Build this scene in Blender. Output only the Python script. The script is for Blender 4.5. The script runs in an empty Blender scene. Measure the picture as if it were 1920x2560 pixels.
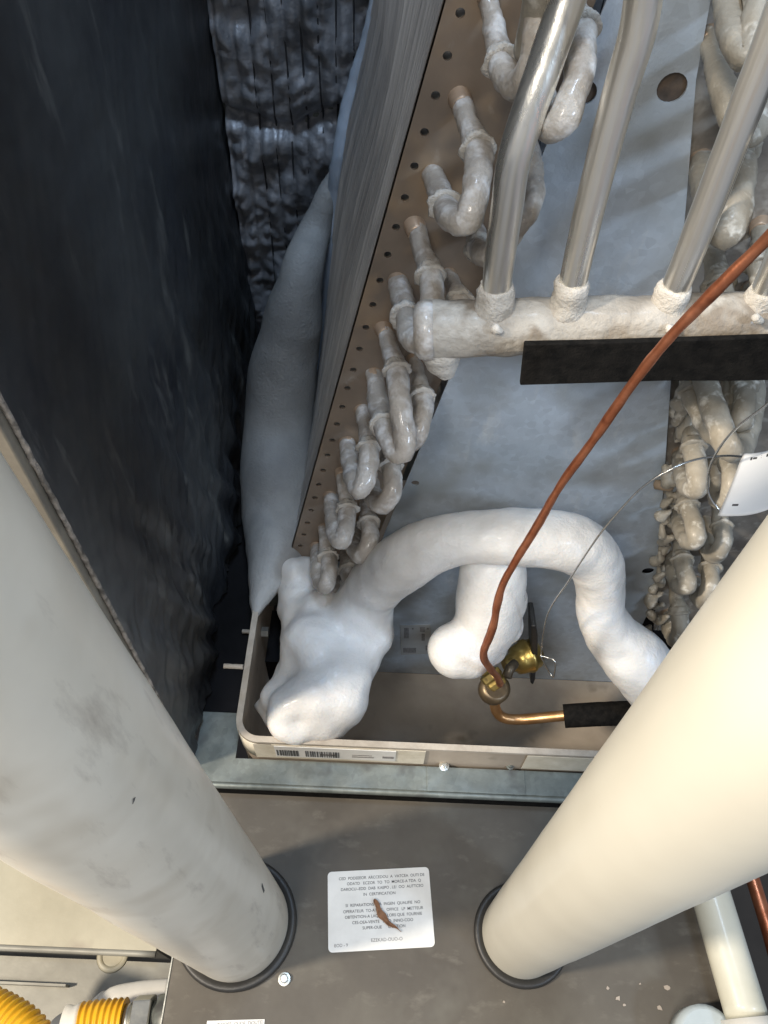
import bpy, bmesh, math, random
import numpy as np
from mathutils import Vector, Matrix, noise
random.seed(4)
S = bpy.context.scene
COL = S.collection
# ------------------------------------------------------------------ camera
F = 1923.0; CX, CY = 960.0, 1280.0
nad = np.array([898.0, 2700.0]) - [CX, CY]            # where plumb lines meet
d_ = np.array([nad[0], nad[1], F]); d_ /= np.linalg.norm(d_)
Zc = -d_
th = math.atan2(np.hypot(*nad), F)
yv = -nad/np.hypot(*nad)*F/math.tan(th)
Yc = np.array([yv[0], yv[1], F]); Yc /= np.linalg.norm(Yc); Yc -= Yc@Zc*Zc; Yc /= np.linalg.norm(Yc)
Xc = np.cross(Yc, Zc)
R = np.array([Xc, Yc, Zc])                            # rows: world axes in camera coords (x right, y down, z fwd)
EYE = np.array([0, 0, .62])
cam = bpy.data.cameras.new('camera'); co = bpy.data.objects.new('camera', cam); COL.objects.link(co)
r_, u_, b_ = R[:, 0], -R[:, 1], -R[:, 2]
co.matrix_world = Matrix(((r_[0], u_[0], b_[0], EYE[0]), (r_[1], u_[1], b_[1], EYE[1]), (r_[2], u_[2], b_[2], EYE[2]), (0, 0, 0, 1)))
cam.sensor_fit = 'VERTICAL'; cam.sensor_height = 36; cam.lens = F/2560*36
cam.clip_start = .01; cam.clip_end = 50
S.camera = co
# ------------------------------------------------------------------ world and lamps
w = bpy.data.worlds.new('World'); S.world = w; w.use_nodes = True
w.node_tree.nodes['Background'].inputs[0].default_value = (.80, .86, 1.0, 1)
w.node_tree.nodes['Background'].inputs[1].default_value = .24
def lamp(name, loc, target, size, power, color):
    l = bpy.data.lights.new(name, 'AREA'); l.energy = power; l.color = color; l.size = size; l.shape = 'DISK'
    o = bpy.data.objects.new(name, l); COL.objects.link(o); o.location = loc
    o.rotation_euler = (Vector(target)-Vector(loc)).to_track_quat('-Z', 'Y').to_euler()
    return o
lamp('work_lamp', (-1.08, -.20, 1.22), (.0, .1, .02), .13, 24, (1, .88, .72))
lamp('window_light', (1.1, -.7, 1.25), (.05, .3, .25), .22, 8, (.62, .79, 1))
lamp('room_light', (-.38, -.5, 1.35), (.05, .4, .2), .40, 9, (1, .93, .82))
lamp('top_light', (.05, .30, 1.6), (-.05, .55, .4), .25, 5.0, (.58, .76, 1))
tl = bpy.data.lights.new('phone_torch', 'SPOT'); tl.energy = 1.3; tl.color = (1, .97, .92); tl.spot_size = math.radians(46); tl.spot_blend = 1; tl.shadow_soft_size = .012
to_ = bpy.data.objects.new('phone_torch', tl); COL.objects.link(to_); to_.location = (.035, -.02, .66)
to_.rotation_euler = (Vector((.03, .30, .10))-Vector(to_.location)).to_track_quat('-Z', 'Y').to_euler()
S.view_settings.view_transform = 'Standard'; S.view_settings.look = 'None'
S.view_settings.exposure = .35; S.view_settings.gamma = 1
S.cycles.max_bounces = 6
# ------------------------------------------------------------------ geometry helpers
def ray(u, v):
    a = R@np.array([u-CX, v-CY, F]); return a/np.linalg.norm(a)
def P(u, v, y=None, x=None, z=None):
    """the place on the plane x=, y= or z= that the photograph shows at (u, v)"""
    a = ray(u, v)
    if y is not None: t = y/a[1]
    elif x is not None: t = x/a[0]
    else: t = (z-.62)/a[2]
    return EYE+a*t
def rad(px, p):                                        # size of px photo pixels at the place p
    return px*float((R.T@(np.array(p)-EYE))[2])/F
def V(*a): return Vector(a)

class M:
    def __init__(s): s.v = []; s.f = []; s.sm = []
    def add(s, vs, fs, smooth=False):
        o = len(s.v); s.v += [tuple(float(c) for c in q) for q in vs]
        s.f += [tuple(i+o for i in f) for f in fs]; s.sm += [smooth]*len(fs); return s
    def box(s, a, b):
        (x0, y0, z0), (x1, y1, z1) = a, b
        return s.add([(x0,y0,z0),(x1,y0,z0),(x1,y1,z0),(x0,y1,z0),(x0,y0,z1),(x1,y0,z1),(x1,y1,z1),(x0,y1,z1)],
                     [(0,3,2,1),(4,5,6,7),(0,1,5,4),(1,2,6,5),(2,3,7,6),(3,0,4,7)])
    def prism(s, pts, off):                            # polygon pushed along off
        n = len(pts); off = np.array(off); q = [np.array(p) for p in pts]
        return s.add(q+[p+off for p in q], [tuple(range(n))[::-1], tuple(range(n, 2*n))]+[(i, (i+1)%n, (i+1)%n+n, i+n) for i in range(n)])
    def tube(s, pts, r, seg=16, step=.003, amp=0, freq=60, caps=True, round_ends=False, seed=0):
        pts = [Vector(p) for p in pts]; n = len(pts)
        rr = list(r) if hasattr(r, '__len__') else [r]*n
        cp, cr = [], []
        for i in range(n-1):
            p0, p1, p2, p3 = pts[max(i-1, 0)], pts[i], pts[i+1], pts[min(i+2, n-1)]
            k = max(2, int((p2-p1).length/step))
            for j in range(k):
                t = j/k
                cp.append(.5*((2*p1)+(p2-p0)*t+(2*p0-5*p1+4*p2-p3)*t*t+(3*p1-p0-3*p2+p3)*t**3))
                tt = t*t*(3-2*t); cr.append(rr[i]*(1-tt)+rr[i+1]*tt)
        cp.append(pts[-1]); cr.append(rr[-1])
        if round_ends:
            t0 = (cp[0]-cp[1]).normalized(); t1 = (cp[-1]-cp[-2]).normalized(); a, b = cr[0], cr[-1]; p0, p1 = cp[0], cp[-1]
            hd, hr = [], []; td, tr = [], []
            for j in (1, 2, 3, 4):
                an = j/4*math.pi/2*.97
                hd.insert(0, p0+t0*a*math.sin(an)); hr.insert(0, a*math.cos(an)); td.append(p1+t1*b*math.sin(an)); tr.append(b*math.cos(an))
            cp = hd+cp+td; cr = hr+cr+tr
        N = len(cp); tan = [(cp[min(i+1, N-1)]-cp[max(i-1, 0)]).normalized() for i in range(N)]
        nrm = tan[0].orthogonal().normalized(); vs, fs = [], []
        for i in range(N):
            nrm = (nrm-tan[i]*nrm.dot(tan[i])).normalized(); bi = tan[i].cross(nrm)
            for j in range(seg):
                a = 2*math.pi*j/seg; dr = nrm*math.cos(a)+bi*math.sin(a)
                q = cp[i]+dr*cr[i]
                if amp: q = cp[i]+dr*(cr[i]+amp*(noise.noise(q*freq+Vector((seed, 0, 0)))+.5*noise.noise(q*freq*2.7)))
                vs.append(q)
        for i in range(N-1):
            for j in range(seg):
                k = (j+1)%seg; fs.append((i*seg+j, i*seg+k, (i+1)*seg+k, (i+1)*seg+j))
        if caps: fs += [tuple(range(seg))[::-1], tuple((N-1)*seg+j for j in range(seg))]
        s.add(vs, fs, True)
        if caps: s.sm[-1] = s.sm[-2] = round_ends
        return s
    def lathe(s, c, ax, prof, seg=32, smooth=True):     # prof: (distance along ax, radius)
        c = Vector(c); ax = Vector(ax).normalized(); e = ax.orthogonal().normalized(); g = ax.cross(e); vs, fs = [], []
        for t, r in prof:
            for j in range(seg):
                a = 2*math.pi*j/seg; vs.append(c+ax*t+(e*math.cos(a)+g*math.sin(a))*r)
        for i in range(len(prof)-1):
            for j in range(seg):
                k = (j+1)%seg; fs.append((i*seg+j, i*seg+k, (i+1)*seg+k, (i+1)*seg+j))
        s.add(vs, fs, smooth)
        s.add(vs[:seg], [tuple(range(seg))[::-1]]); s.add(vs[-seg:], [tuple(range(seg))]); return s
    def grid(s, fn, nu, nv, smooth=True):
        vs = [fn(i/nu, j/nv) for j in range(nv+1) for i in range(nu+1)]
        return s.add(vs, [(j*(nu+1)+i, j*(nu+1)+i+1, (j+1)*(nu+1)+i+1, (j+1)*(nu+1)+i) for j in range(nv) for i in range(nu)], smooth)
    def build(s, name, mat, parent=None, label=None, kind=None, bevel=0):
        off = np.zeros(3)
        q = parent
        while q is not None: off += np.array(q.location); q = q.parent
        me = bpy.data.meshes.new(name)
        me.from_pydata([tuple(np.array(v)-off) for v in s.v], [], s.f)
        me.polygons.foreach_set('use_smooth', s.sm)
        bm = bmesh.new(); bm.from_mesh(me); bmesh.ops.remove_doubles(bm, verts=bm.verts, dist=1e-7)
        bmesh.ops.recalc_face_normals(bm, faces=bm.faces); bm.to_mesh(me); bm.free()
        me.materials.append(mat); o = bpy.data.objects.new(name, me); COL.objects.link(o)
        if parent: o.parent = parent
        if label: o['label'] = label
        if kind: o['kind'] = kind
        if bevel:
            b = o.modifiers.new('bevel', 'BEVEL'); b.width = bevel; b.segments = 2; b.limit_method = 'ANGLE'
        return o
def tag(o, label=None, cat=None, group=None, kind=None):
    if label: o['label'] = label
    if cat: o['category'] = cat
    if group: o['group'] = group
    if kind: o['kind'] = kind
    return o
def thing(name, loc, label, cat, group=None):
    o = bpy.data.objects.new(name, None); COL.objects.link(o); o.location = tuple(float(c) for c in loc); o.empty_display_size = .02
    return tag(o, label, cat, group)
def cut_holes(o, holes, axis=(0, 1, 0), depth=.05):     # real holes through a sheet
    m = M()
    for c, r in holes: m.lathe(Vector(c)-Vector(axis)*depth/2, axis, [(0, r), (depth, r)], 20, False)
    c = m.build('cutter', o.data.materials[0]); c.location = (0, 0, 0)
    par = o.parent; off = Vector((0, 0, 0))
    while par: off += par.location; par = par.parent
    for v in c.data.vertices: v.co -= off
    c.parent = o.parent
    b = o.modifiers.new('holes', 'BOOLEAN'); b.object = c; b.operation = 'DIFFERENCE'; b.solver = 'EXACT'
    bpy.context.view_layer.update()
    me = bpy.data.meshes.new_from_object(o.evaluated_get(bpy.context.evaluated_depsgraph_get()))
    o.modifiers.remove(b); o.data = me; bpy.data.objects.remove(c, do_unlink=True)
def bake(o):
    bpy.context.view_layer.update()
    me = bpy.data.meshes.new_from_object(o.evaluated_get(bpy.context.evaluated_depsgraph_get()))
    o.modifiers.clear(); o.data = me
def text(name, body, origin, ex, ey, size, mat, parent, align='CENTER', space=1.0):
    c = bpy.data.curves.new(name, 'FONT'); c.body = body; c.size = size; c.align_x = align; c.extrude = .00005; c.offset = size*.006; c.space_line = space
    t = bpy.data.objects.new(name, c); COL.objects.link(t)
    bpy.context.view_layer.update()
    me = bpy.data.meshes.new_from_object(t.evaluated_get(bpy.context.evaluated_depsgraph_get()))
    bpy.data.objects.remove(t, do_unlink=True)
    ex = Vector(ex).normalized(); ey = Vector(ey).normalized(); ez = ex.cross(ey)
    off = Vector((0, 0, 0)); q = parent
    while q: off += q.location; q = q.parent
    for v in me.vertices: v.co = Vector(origin)+ex*v.co.x+ey*v.co.y+ez*v.co.z-off
    me.materials.clear(); me.materials.append(mat)
    o = bpy.data.objects.new(name, me); COL.objects.link(o); o.parent = parent
    return o
# ------------------------------------------------------------------ materials
def dull(m):
    m.node_tree.nodes['Principled BSDF'].inputs['Specular IOR Level'].default_value = .25; return m
def matte(m):
    m.node_tree.nodes['Principled BSDF'].inputs['Specular IOR Level'].default_value = .08; return m
def mat(name, c1, c2=None, rough=.5, rough2=None, metal=0, nscale=20, stretch=(1, 1, 1), bump=0, bscale=200, bdist=.001,
        sss=0, coat=0, lo=.35, hi=.65, spots=None, spot_scale=80, spot_lo=.62, spot_hi=.72, bdetail=4, transmission=0, streak=None, voro=None):
    m = bpy.data.materials.new(name); m.use_nodes = True; nt = m.node_tree; N = nt.nodes; L = nt.links
    b = N['Principled BSDF']; tc = N.new('ShaderNodeTexCoord'); mp = N.new('ShaderNodeMapping'); mp.inputs['Scale'].default_value = stretch
    L.new(tc.outputs['Object'], mp.inputs[0])
    def nz(scale, detail=5, rgh=.6, vec=mp):
        n = N.new('ShaderNodeTexNoise'); n.inputs['Scale'].default_value = scale; n.inputs['Detail'].default_value = detail
        n.inputs['Roughness'].default_value = rgh; L.new(vec.outputs[0], n.inputs['Vector']); return n
    def ramp(src, a, bb, ca=(0, 0, 0), cb=(1, 1, 1)):
        r = N.new('ShaderNodeValToRGB'); r.color_ramp.elements[0].position = a; r.color_ramp.elements[1].position = bb
        r.color_ramp.elements[0].color = (*ca, 1); r.color_ramp.elements[1].color = (*cb, 1); L.new(src, r.inputs[0]); return r
    n1 = nz(nscale)
    col = ramp(n1.outputs['Fac'], lo, hi, c1, c2 or c1).outputs[0]
    if streak:
        mp2 = N.new('ShaderNodeMapping'); mp2.inputs['Scale'].default_value = streak[1]; L.new(tc.outputs['Object'], mp2.inputs[0])
        n3 = nz(streak[2], 6, .65, mp2); rr = ramp(n3.outputs['Fac'], streak[3], streak[4])
        mx = N.new('ShaderNodeMix'); mx.data_type = 'RGBA'; L.new(rr.outputs[0], mx.inputs[0]); L.new(col, mx.inputs[6]); mx.inputs[7].default_value = (*streak[0], 1); col = mx.outputs[2]
    if voro:
        vo = N.new('ShaderNodeTexVoronoi'); vo.inputs['Scale'].default_value = voro[0]; L.new(tc.outputs['Object'], vo.inputs['Vector'])
        bw = N.new('ShaderNodeRGBToBW'); L.new(vo.outputs['Color'], bw.inputs[0]); mr = N.new('ShaderNodeMapRange'); mr.inputs[3].default_value = 1-voro[1]; mr.inputs[4].default_value = 1+voro[1]; L.new(bw.outputs[0], mr.inputs[0])
        mx = N.new('ShaderNodeVectorMath'); mx.operation = 'SCALE'; L.new(col, mx.inputs[0]); L.new(mr.outputs[0], mx.inputs['Scale']); col = mx.outputs[0]
    if spots:
        n2 = nz(spot_scale, 3); rr = ramp(n2.outputs['Fac'], spot_lo, spot_hi)
        mx = N.new('ShaderNodeMix'); mx.data_type = 'RGBA'; L.new(rr.outputs[0], mx.inputs[0]); L.new(col, mx.inputs[6]); mx.inputs[7].default_value = (*spots, 1); col = mx.outputs[2]
    L.new(col, b.inputs['Base Color'])
    b.inputs['Metallic'].default_value = metal
    if rough2 is not None:
        rr = N.new('ShaderNodeMapRange'); rr.inputs[1].default_value = .3; rr.inputs[2].default_value = .7; rr.inputs[3].default_value = rough; rr.inputs[4].default_value = rough2
        L.new(nz(nscale*2.3).outputs['Fac'], rr.inputs[0]); L.new(rr.outputs[0], b.inputs['Roughness'])
    else: b.inputs['Roughness'].default_value = rough
    if bump:
        bp = N.new('ShaderNodeBump'); bp.inputs['Strength'].default_value = bump; bp.inputs['Distance'].default_value = bdist
        L.new(nz(bscale, bdetail).outputs['Fac'], bp.inputs['Height']); L.new(bp.outputs[0], b.inputs['Normal'])
    if sss:
        b.inputs['Subsurface Weight'].default_value = sss; b.inputs['Subsurface Scale'].default_value = .01; b.inputs['Subsurface Radius'].default_value = (.6, .8, 1)
    if coat: b.inputs['Coat Weight'].default_value = coat; b.inputs['Coat Roughness'].default_value = .15
    if transmission: b.inputs['Transmission Weight'].default_value = transmission
    return m
ICE = mat('ice', (.62, .60, .57), (.82, .82, .81), .22, .62, nscale=13, bump=.6, bscale=420, bdist=.0010, sss=.35, coat=.12, spots=(.70, .73, .77), spot_scale=24, bdetail=6)
FROST = mat('frost_on_copper', (.33, .29, .25), (.50, .46, .41), .28, .5, nscale=35, bump=.8, bscale=420, bdist=.001, sss=.2, spots=(.72, .71, .70), spot_scale=90, spot_lo=.48, spot_hi=.70, coat=.5)
FROST_R = mat('yellowish_frost', (.27, .24, .19), (.44, .40, .33), .42, .7, nscale=35, bump=.6, bscale=350, bdist=.0009, sss=.1, spots=(.66, .63, .56), spot_scale=120, spot_lo=.56, spot_hi=.7, coat=.1)
RIME = mat('rime', (.50, .47, .42), (.66, .63, .58), .6, .85, nscale=60, bump=.9, bscale=600, bdist=.0015, sss=.1)
SHEET = mat('stained_tube_sheet', (.20, .165, .135), (.34, .27, .21), .42, .62, metal=.3, nscale=11, bump=.2, bscale=300, bdist=.0004, spots=(.52, .37, .23), spot_scale=18, spot_lo=.52, spot_hi=.75, streak=((.44, .41, .37), (1, 1, .7), 60, .62, .8))
COPPER_ROOT = mat('bare_tube', (.40, .30, .22), (.62, .46, .33), .35, .5, metal=.4, nscale=50, bump=.2)
PLATE = mat('galvanized_plate', (.49, .56, .63), (.61, .68, .76), .36, .5, metal=.4, nscale=12, bump=.45, bscale=700, bdist=.0005, spots=(.38, .40, .40), spot_scale=11, spot_lo=.48, spot_hi=.68, streak=((.68, .72, .75), (1, 1, .35), 45, .58, .74), voro=(210, .09))  # cool bluish reflection is mixed into the base colour
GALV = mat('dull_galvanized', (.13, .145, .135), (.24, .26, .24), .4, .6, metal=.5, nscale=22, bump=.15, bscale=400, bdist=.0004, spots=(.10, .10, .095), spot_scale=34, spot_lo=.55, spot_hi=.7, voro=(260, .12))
CHROME = mat('bright_tube', (.78, .75, .68), (.90, .87, .80), .24, .36, metal=.88, nscale=60, stretch=(1, 1, .03), bump=.6, bscale=500, bdist=.0003, spots=(.42, .40, .37), spot_scale=90, spot_lo=.6, spot_hi=.8)
PANB = mat('dirty_pan', (.36, .30, .24), (.50, .43, .35), .5, .75, nscale=14, bump=.3, bscale=200, bdist=.0006, spots=(.30, .255, .20), spot_scale=26, metal=.1)
PANRIM = mat('pan_rim', (.36, .315, .26), (.50, .45, .38), .55, .8, nscale=60, bump=.5, bscale=500, bdist=.0006)
CREAMTAPE = mat('cream_tape', (.60, .54, .42), (.74, .68, .56), .6, nscale=60, bump=.4, bscale=500, bdist=.0004)
TOP = dull(mat('furnace_top', (.080, .070, .058), (.12, .108, .09), .5, .65, metal=0, nscale=9, bump=.2, bscale=350, bdist=.0004, spots=(.13, .12, .10), spot_scale=26, spot_lo=.52, spot_hi=.8, streak=((.17, .155, .13), (2, 4, 1), 18, .56, .82)))
PVC_L = mat('smudged_pvc', (.58, .53, .44), (.73, .69, .60), .38, .55, nscale=9, bump=.12, bscale=90, bdist=.0006, lo=.3, hi=.7, spots=(.44, .38, .29), spot_scale=13, spot_lo=.54, spot_hi=.80, coat=.1, streak=((.40, .355, .30), (3, 3, .7), 20, .57, .76))
PVC_R = mat('cream_pvc', (.58, .555, .475), (.64, .615, .53), .38, .5, nscale=6, bump=.08, bscale=120, bdist=.0004, coat=.1, spots=(.45, .40, .3), spot_scale=160, spot_lo=.76, spot_hi=.8)
RUBBER = mat('black_rubber', (.02, .02, .02), (.035, .033, .03), .45, bump=.3)
FOAM = matte(mat('black_foam', (.006, .006, .006), (.014, .013, .012), .95, nscale=200, bump=.8, bscale=900, bdist=.0008))
COPPER = mat('copper', (.42, .13, .06), (.60, .24, .13), .28, .42, metal=.85, nscale=70, bump=.15, spots=(.24, .075, .04), spot_scale=60, spot_lo=.6)
COPPER2 = mat('warm_copper', (.55, .30, .13), (.68, .42, .22), .3, .45, metal=.9, nscale=60, bump=.2)
BRASS = mat('brass', (.48, .34, .10), (.62, .46, .17), .28, .45, metal=.9, nscale=60, bump=.2, spots=(.22, .15, .06), spot_scale=60)
LINER = mat('dark_liner', (.018, .020, .025), (.052, .055, .056), .32, .5, nscale=8, bump=.7, bscale=22, bdist=.006, bdetail=2, streak=((.16, .16, .15), (1, 7, 1.2), 10, .57, .82))  # pale streaks paint the sheen along the wrinkles
FOIL = mat('quilted_foil', (.24, .25, .27), (.46, .47, .50), .38, .6, metal=.4, nscale=50, bump=.7, bscale=110, bdist=.002)
FRAY = mat('frayed_edge', (.08, .07, .06), (.36, .32, .28), .8, nscale=160, bump=.8, bscale=600)
FIN = mat('fin', (.50, .50, .50), (.78, .78, .77), .4, metal=.6, nscale=40, stretch=(1, 1, .1))
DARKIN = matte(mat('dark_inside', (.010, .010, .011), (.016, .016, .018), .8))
PAPER = mat('paper', (.66, .65, .62), (.76, .75, .72), .6, nscale=40, bump=.1)
PAPER_D = mat('grey_paper', (.36, .36, .35), (.44, .44, .43), .6, nscale=40)
INK = mat('ink', (.045, .045, .045), (.10, .10, .10), .7, nscale=900)
INK2 = mat('faded_ink', (.16, .15, .15), (.28, .27, .26), .7, nscale=700)
CREAM = mat('cream_paint', (.36, .335, .25), (.48, .445, .34), .4, .55, nscale=8, bump=.1, spots=(.35, .31, .24), spot_scale=18)
GREYP = mat('grey_sheet', (.22, .21, .18), (.34, .33, .285), .45, .6, nscale=12, bump=.1, metal=.2)
WHITEP = mat('white_plastic', (.70, .68, .62), (.80, .78, .72), .35, nscale=20)
YELLOW = mat('yellow_jacket', (.74, .38, .015), (.82, .47, .03), .33, nscale=40)
STEEL = mat('steel', (.50, .50, .46), (.62, .62, .57), .28, .4, metal=.85, nscale=60, bump=.2)
PIPE_S = mat('beige_pvc', (.52, .50, .40), (.60, .58, .48), .35, .5, nscale=20, bump=.1, coat=.2)
LEAF = mat('dry_leaf', (.16, .075, .035), (.30, .15, .075), .7, nscale=300)
THREAD = mat('thread', (.05, .05, .055), None, .7)
FLOORM = mat('dark_floor', (.05, .045, .04), (.08, .07, .06), .8, nscale=6)
LINT = mat('paint_fleck', (.32, .27, .22), (.42, .36, .30), .7)

Y0 = .3655                                             # front face of the coil's tube sheets
YP = .356                                              # the plate between the two slabs
RIM = .053                                             # drain pan rim height
LEDGE = .020
# ------------------------------------------------------------------ floor
tag(M().box((-1.6, -1.2, -.92), (1.6, 1.5, -.90)).build('floor', FLOORM), kind='structure')
# ------------------------------------------------------------------ furnace
fur = thing('furnace', (0, .05, 0), 'grey metal furnace top with white warning label between two large PVC pipes', 'furnace')
xl = P(420, 2470, z=0)[0]; xr = P(1862, 2400, z=0)[0]
top = M().box((xl, -.16, -.0012), (xr, .205, 0)).build('top_panel', TOP, fur)
M().box((xl, -.16, -.5), (xl+.0012, .205, -.0014)).build('side_panel', TOP, fur)
M().box((xr-.0012, -.16, -.5), (xr, .205, -.0014)).build('side_panel', TOP, fur)
M().box((xl+.002, .10, -.5), (xr-.002, .105, -.002)).build('inner_wall', DARKIN, fur)
M().box((xl-.0009, -.16, -.004), (xl-.0001, .205, .0008)).build('edge_lip', STEEL, fur)
BL, TL, RL = np.array([-.0925, .0874, 0]), np.array([-.1241, .0911, .6]), .0370
BR, TR, RR = np.array([.1112, .0880, 0]), np.array([.0918, .0686, .6]), .0281
dL = (TL-BL)/np.linalg.norm(TL-BL); dR = (TR-BR)/np.linalg.norm(TR-BR)
for c, r in ((BL, RL), (BR, RR)):
    ring = M(); prof = [(0.0003, r-.001), (0.0003, r+.0052), (.002, r+.0060), (.0040, r+.0055), (.005, r+.0042), (.0048, r+.0025), (.004, r+.0008), (.002, r-.001)]
    ring.lathe((c[0], c[1], 0), (0, 0, 1), prof, 56).build('rubber_grommet', RUBBER, fur)
sc = P(711, 2448, z=0)
s_ = M().lathe((sc[0], sc[1], .0002), (0, 0, 1), [(0, .0042), (.001, .0042), (.0012, .0027), (.0038, .0027), (.0042, .0022)], 20, False).build('screw', STEEL, fur)
# warning label, corners as they lie on the top panel
c0, c1, c2, c3 = [P(u, v, z=.0003) for u, v in ((820, 2180), (1074, 2167), (1086, 2368), (819, 2382))]
ex = (c1-c0)/np.linalg.norm(c1-c0); ey = (c0-c3)/np.linalg.norm(c0-c3)
W_, H_ = np.linalg.norm(c2-c3), np.linalg.norm(c0-c3)
o0 = (c0+c1+c2+c3)/4; ey = np.cross([0, 0, 1], ex); ex = ex*1.0
pts = []
for sx, sy, a0 in ((1, 1, 0), (-1, 1, 90), (-1, -1, 180), (1, -1, 270)):
    for a in range(0, 91, 18):
        an = math.radians(a0+a); pts.append(o0+ex*(sx*(W_/2-.003)+.003*math.cos(an))+ey*(sy*(H_/2-.003)+.003*math.sin(an)))
lab = M().prism(pts, (0, 0, .0003)).build('warning_label', PAPER, fur)
lines = [('CED  PODEEEOR  ARCCEDOU  A  VATCEA  OUTI DE', .385, .0), ('ODATD   ECZOR  TO  TO  MORCE-A TDA  Q', .315, .02), ('DAROCU--EDD  DAB  KAEPO , LE/  OO  AUTTCEO', .245, -.0),
         ('IN  CERTIFICATION', .17, -.03), ('SI  REPARATIONS   EA  INGEN  QUALIFIE  NO', .04, 0), ('OPERATEUR  TO-ATOT    OFFICE   LP  METTEUR', -.035, 0),
         ('OBTENTION-A LAQA      LORS QUE  FOURNIE', -.105, .0), ('CES-OEA-VENTE   UNO  INNO-COO', -.175, -.01), ('SUPER-OUE      OCATION', -.245, 0)]
for t, yy, xx in lines:
    text('printed_text', t, tuple(o0+ey*(yy*H_)+ex*((xx+.03)*W_)+np.array([0, 0, .00036])), ex, ey, .0027, INK, lab)
text('printed_text', 'EZEKAD-OUO-O', tuple(o0+ey*(-.40*H_)+ex*(.05*W_)+np.array([0, 0, .00036])), ex, ey, .0030, INK2, lab)
text('printed_text', 'EOD - 9', tuple(o0+ey*(-.44*H_)-ex*(.38*W_)+np.array([0, 0, .00036])), ex, ey, .0028, INK2, lab)
# small label cut by the frame
a = P(518, 2552, z=.0003); b = P(662, 2548, z=.0003)
l2 = M().prism([a, b, b+[0, -.02, 0], a+[0, -.02, 0]], (0, 0, .0003)).build('small_label', PAPER, fur)
text('printed_text', '(KDOSE  OUDE  DOUTE)', tuple(P(600, 2563, z=.0007)), ex, ey, .0028, INK2, l2)
for (u, v, r1) in ((1670, 2470, .0022), (1545, 2496, .0016), (1520, 2470, .0010), (1560, 2512, .0012), (1260, 2505, .0008), (1650, 2520, .0015), (1600, 2460, .0008)):
    q = P(u, v, z=.0002); n = 7
    pp = [(q[0]+r1*(.5+random.random())*math.cos(2*math.pi*i/n), q[1]+r1*(.4+random.random())*math.sin(2*math.pi*i/n), q[2]) for i in range(n)]
    M().prism(pp, (0, 0, .0003)).build('paint_fleck', LINT, fur)
# dried leaf on the label
lf = M(); A_, B_ = P(931, 2253, z=.0016), P(1000, 2333, z=.0016)
def leaf(s, t):
    c = A_+(B_-A_)*t; wd = .0050*math.sin(math.pi*min(1, t*1.02+.04))**.7*(1-.55*t)*(1+.25*math.sin(17*t+s*2))
    n = np.cross((B_-A_)/np.linalg.norm(B_-A_), [0, 0, 1]); return c+n*(s-.5)*2*wd*.62+n*.0035*math.sin(t*5-1)*.5+np.array([0, 0, .0012*abs(s-.5)*2+.0006*math.sin(9*t)])
lf.grid(leaf, 6, 20)
lo = lf.build('dried_leaf', LEAF); so = lo.modifiers.new('thickness', 'SOLIDIFY'); so.thickness = .0003
tag(lo, 'small curled brown dried leaf lying across the white warning label', 'leaf')
# ------------------------------------------------------------------ large PVC pipes
def pvc(B, D, r, m, label, length, amp):
    o = thing('pvc_pipe', B, label, 'pipe', 'large PVC pipes standing in the furnace top')
    q = M(); q.tube([B+D*(-.03), B+D*.1, B+D*.3, B+D*length], r, 72, .006, amp=amp, freq=14)
    q.build('pipe_wall', m, o); return o
pl = pvc(BL, dL, RL, PVC_L, 'smudged greyish white PVC pipe on the left with scuff marks', .9, .0004)
pr_ = pvc(BR, dR, RR, PVC_R, 'clean cream PVC pipe on the right in a thick black grommet', .9, .0003)
mk = M()
# small dark scuffs on the left pipe, built as thin flakes lying on its wall
def on_pipe(B, D, r, u, v, out=.0002):
    a = ray(u, v); n = np.cross(a, D); n2 = np.cross(D, n); o = EYE-B
    A1 = a-(a@D)*D; O1 = o-(o@D)*D; aa = A1@A1; bb = 2*A1@O1; cc = O1@O1-(r+out)**2
    t = (-bb-math.sqrt(max(0, bb*bb-4*aa*cc)))/(2*aa); return EYE+a*t
for pts_ in (((331, 2010), (336, 2000), (338, 1992), (333, 1998)), ((655, 2208), (661, 2226), (659, 2232), (654, 2216))):
    q = [on_pipe(BL, dL, RL, u, v) for u, v in pts_]; n = np.array(q[0])-BL; n -= (n@dL)*dL; n /= np.linalg.norm(n)
    M().prism(q, n*.0002).build('scuff', INK, pl)
# ------------------------------------------------------------------ coil cabinet
cab = thing('coil_cabinet', (0, .4, 0), 'open coil cabinet lined with dark wrinkled insulation and foil', 'cabinet')
XW, YF, YB = -.14, .194, .62
def wall(s, t):
    y = YF+(YB-YF)*s; z = LEDGE+.78*t
    p = Vector((0, y, z)); k = max(0, 1-t*2.4)
    d = .004*noise.noise(Vector((0, y*9, z*5)))+.0075*(k+.10)*noise.noise(Vector((3, y*55+z*22, z*12)))+.0045*(k+.12)*(1-2*abs(noise.noise(Vector((8, y*90-z*45, z*20)))))
    d += -.010*math.exp(-((y-.30-.10*(.25-z))**2)/.0008)*max(0, 1-t*4)
    e = min(1, s*14); return (XW+d*e, y, z)
M().grid(wall, 150, 220).build('insulation_liner', LINER, cab, 'dark wrinkled liner')
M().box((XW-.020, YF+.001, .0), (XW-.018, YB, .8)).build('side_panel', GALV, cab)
fr = M()
def fray(s, t):
    z = LEDGE+.78*t; q = Vector((s*3, 0, z*150)); a = s*math.pi
    return (XW-.0008+.0012*math.cos(a)*1.15+.0006*noise.noise(q), YF-.0012*math.sin(a)-.0012*abs(noise.noise(q*2+Vector((5, 0, 0))))*math.sin(a), z)
fr.grid(fray, 8, 500).build('frayed_insulation_edge', FRAY, cab)
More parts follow.
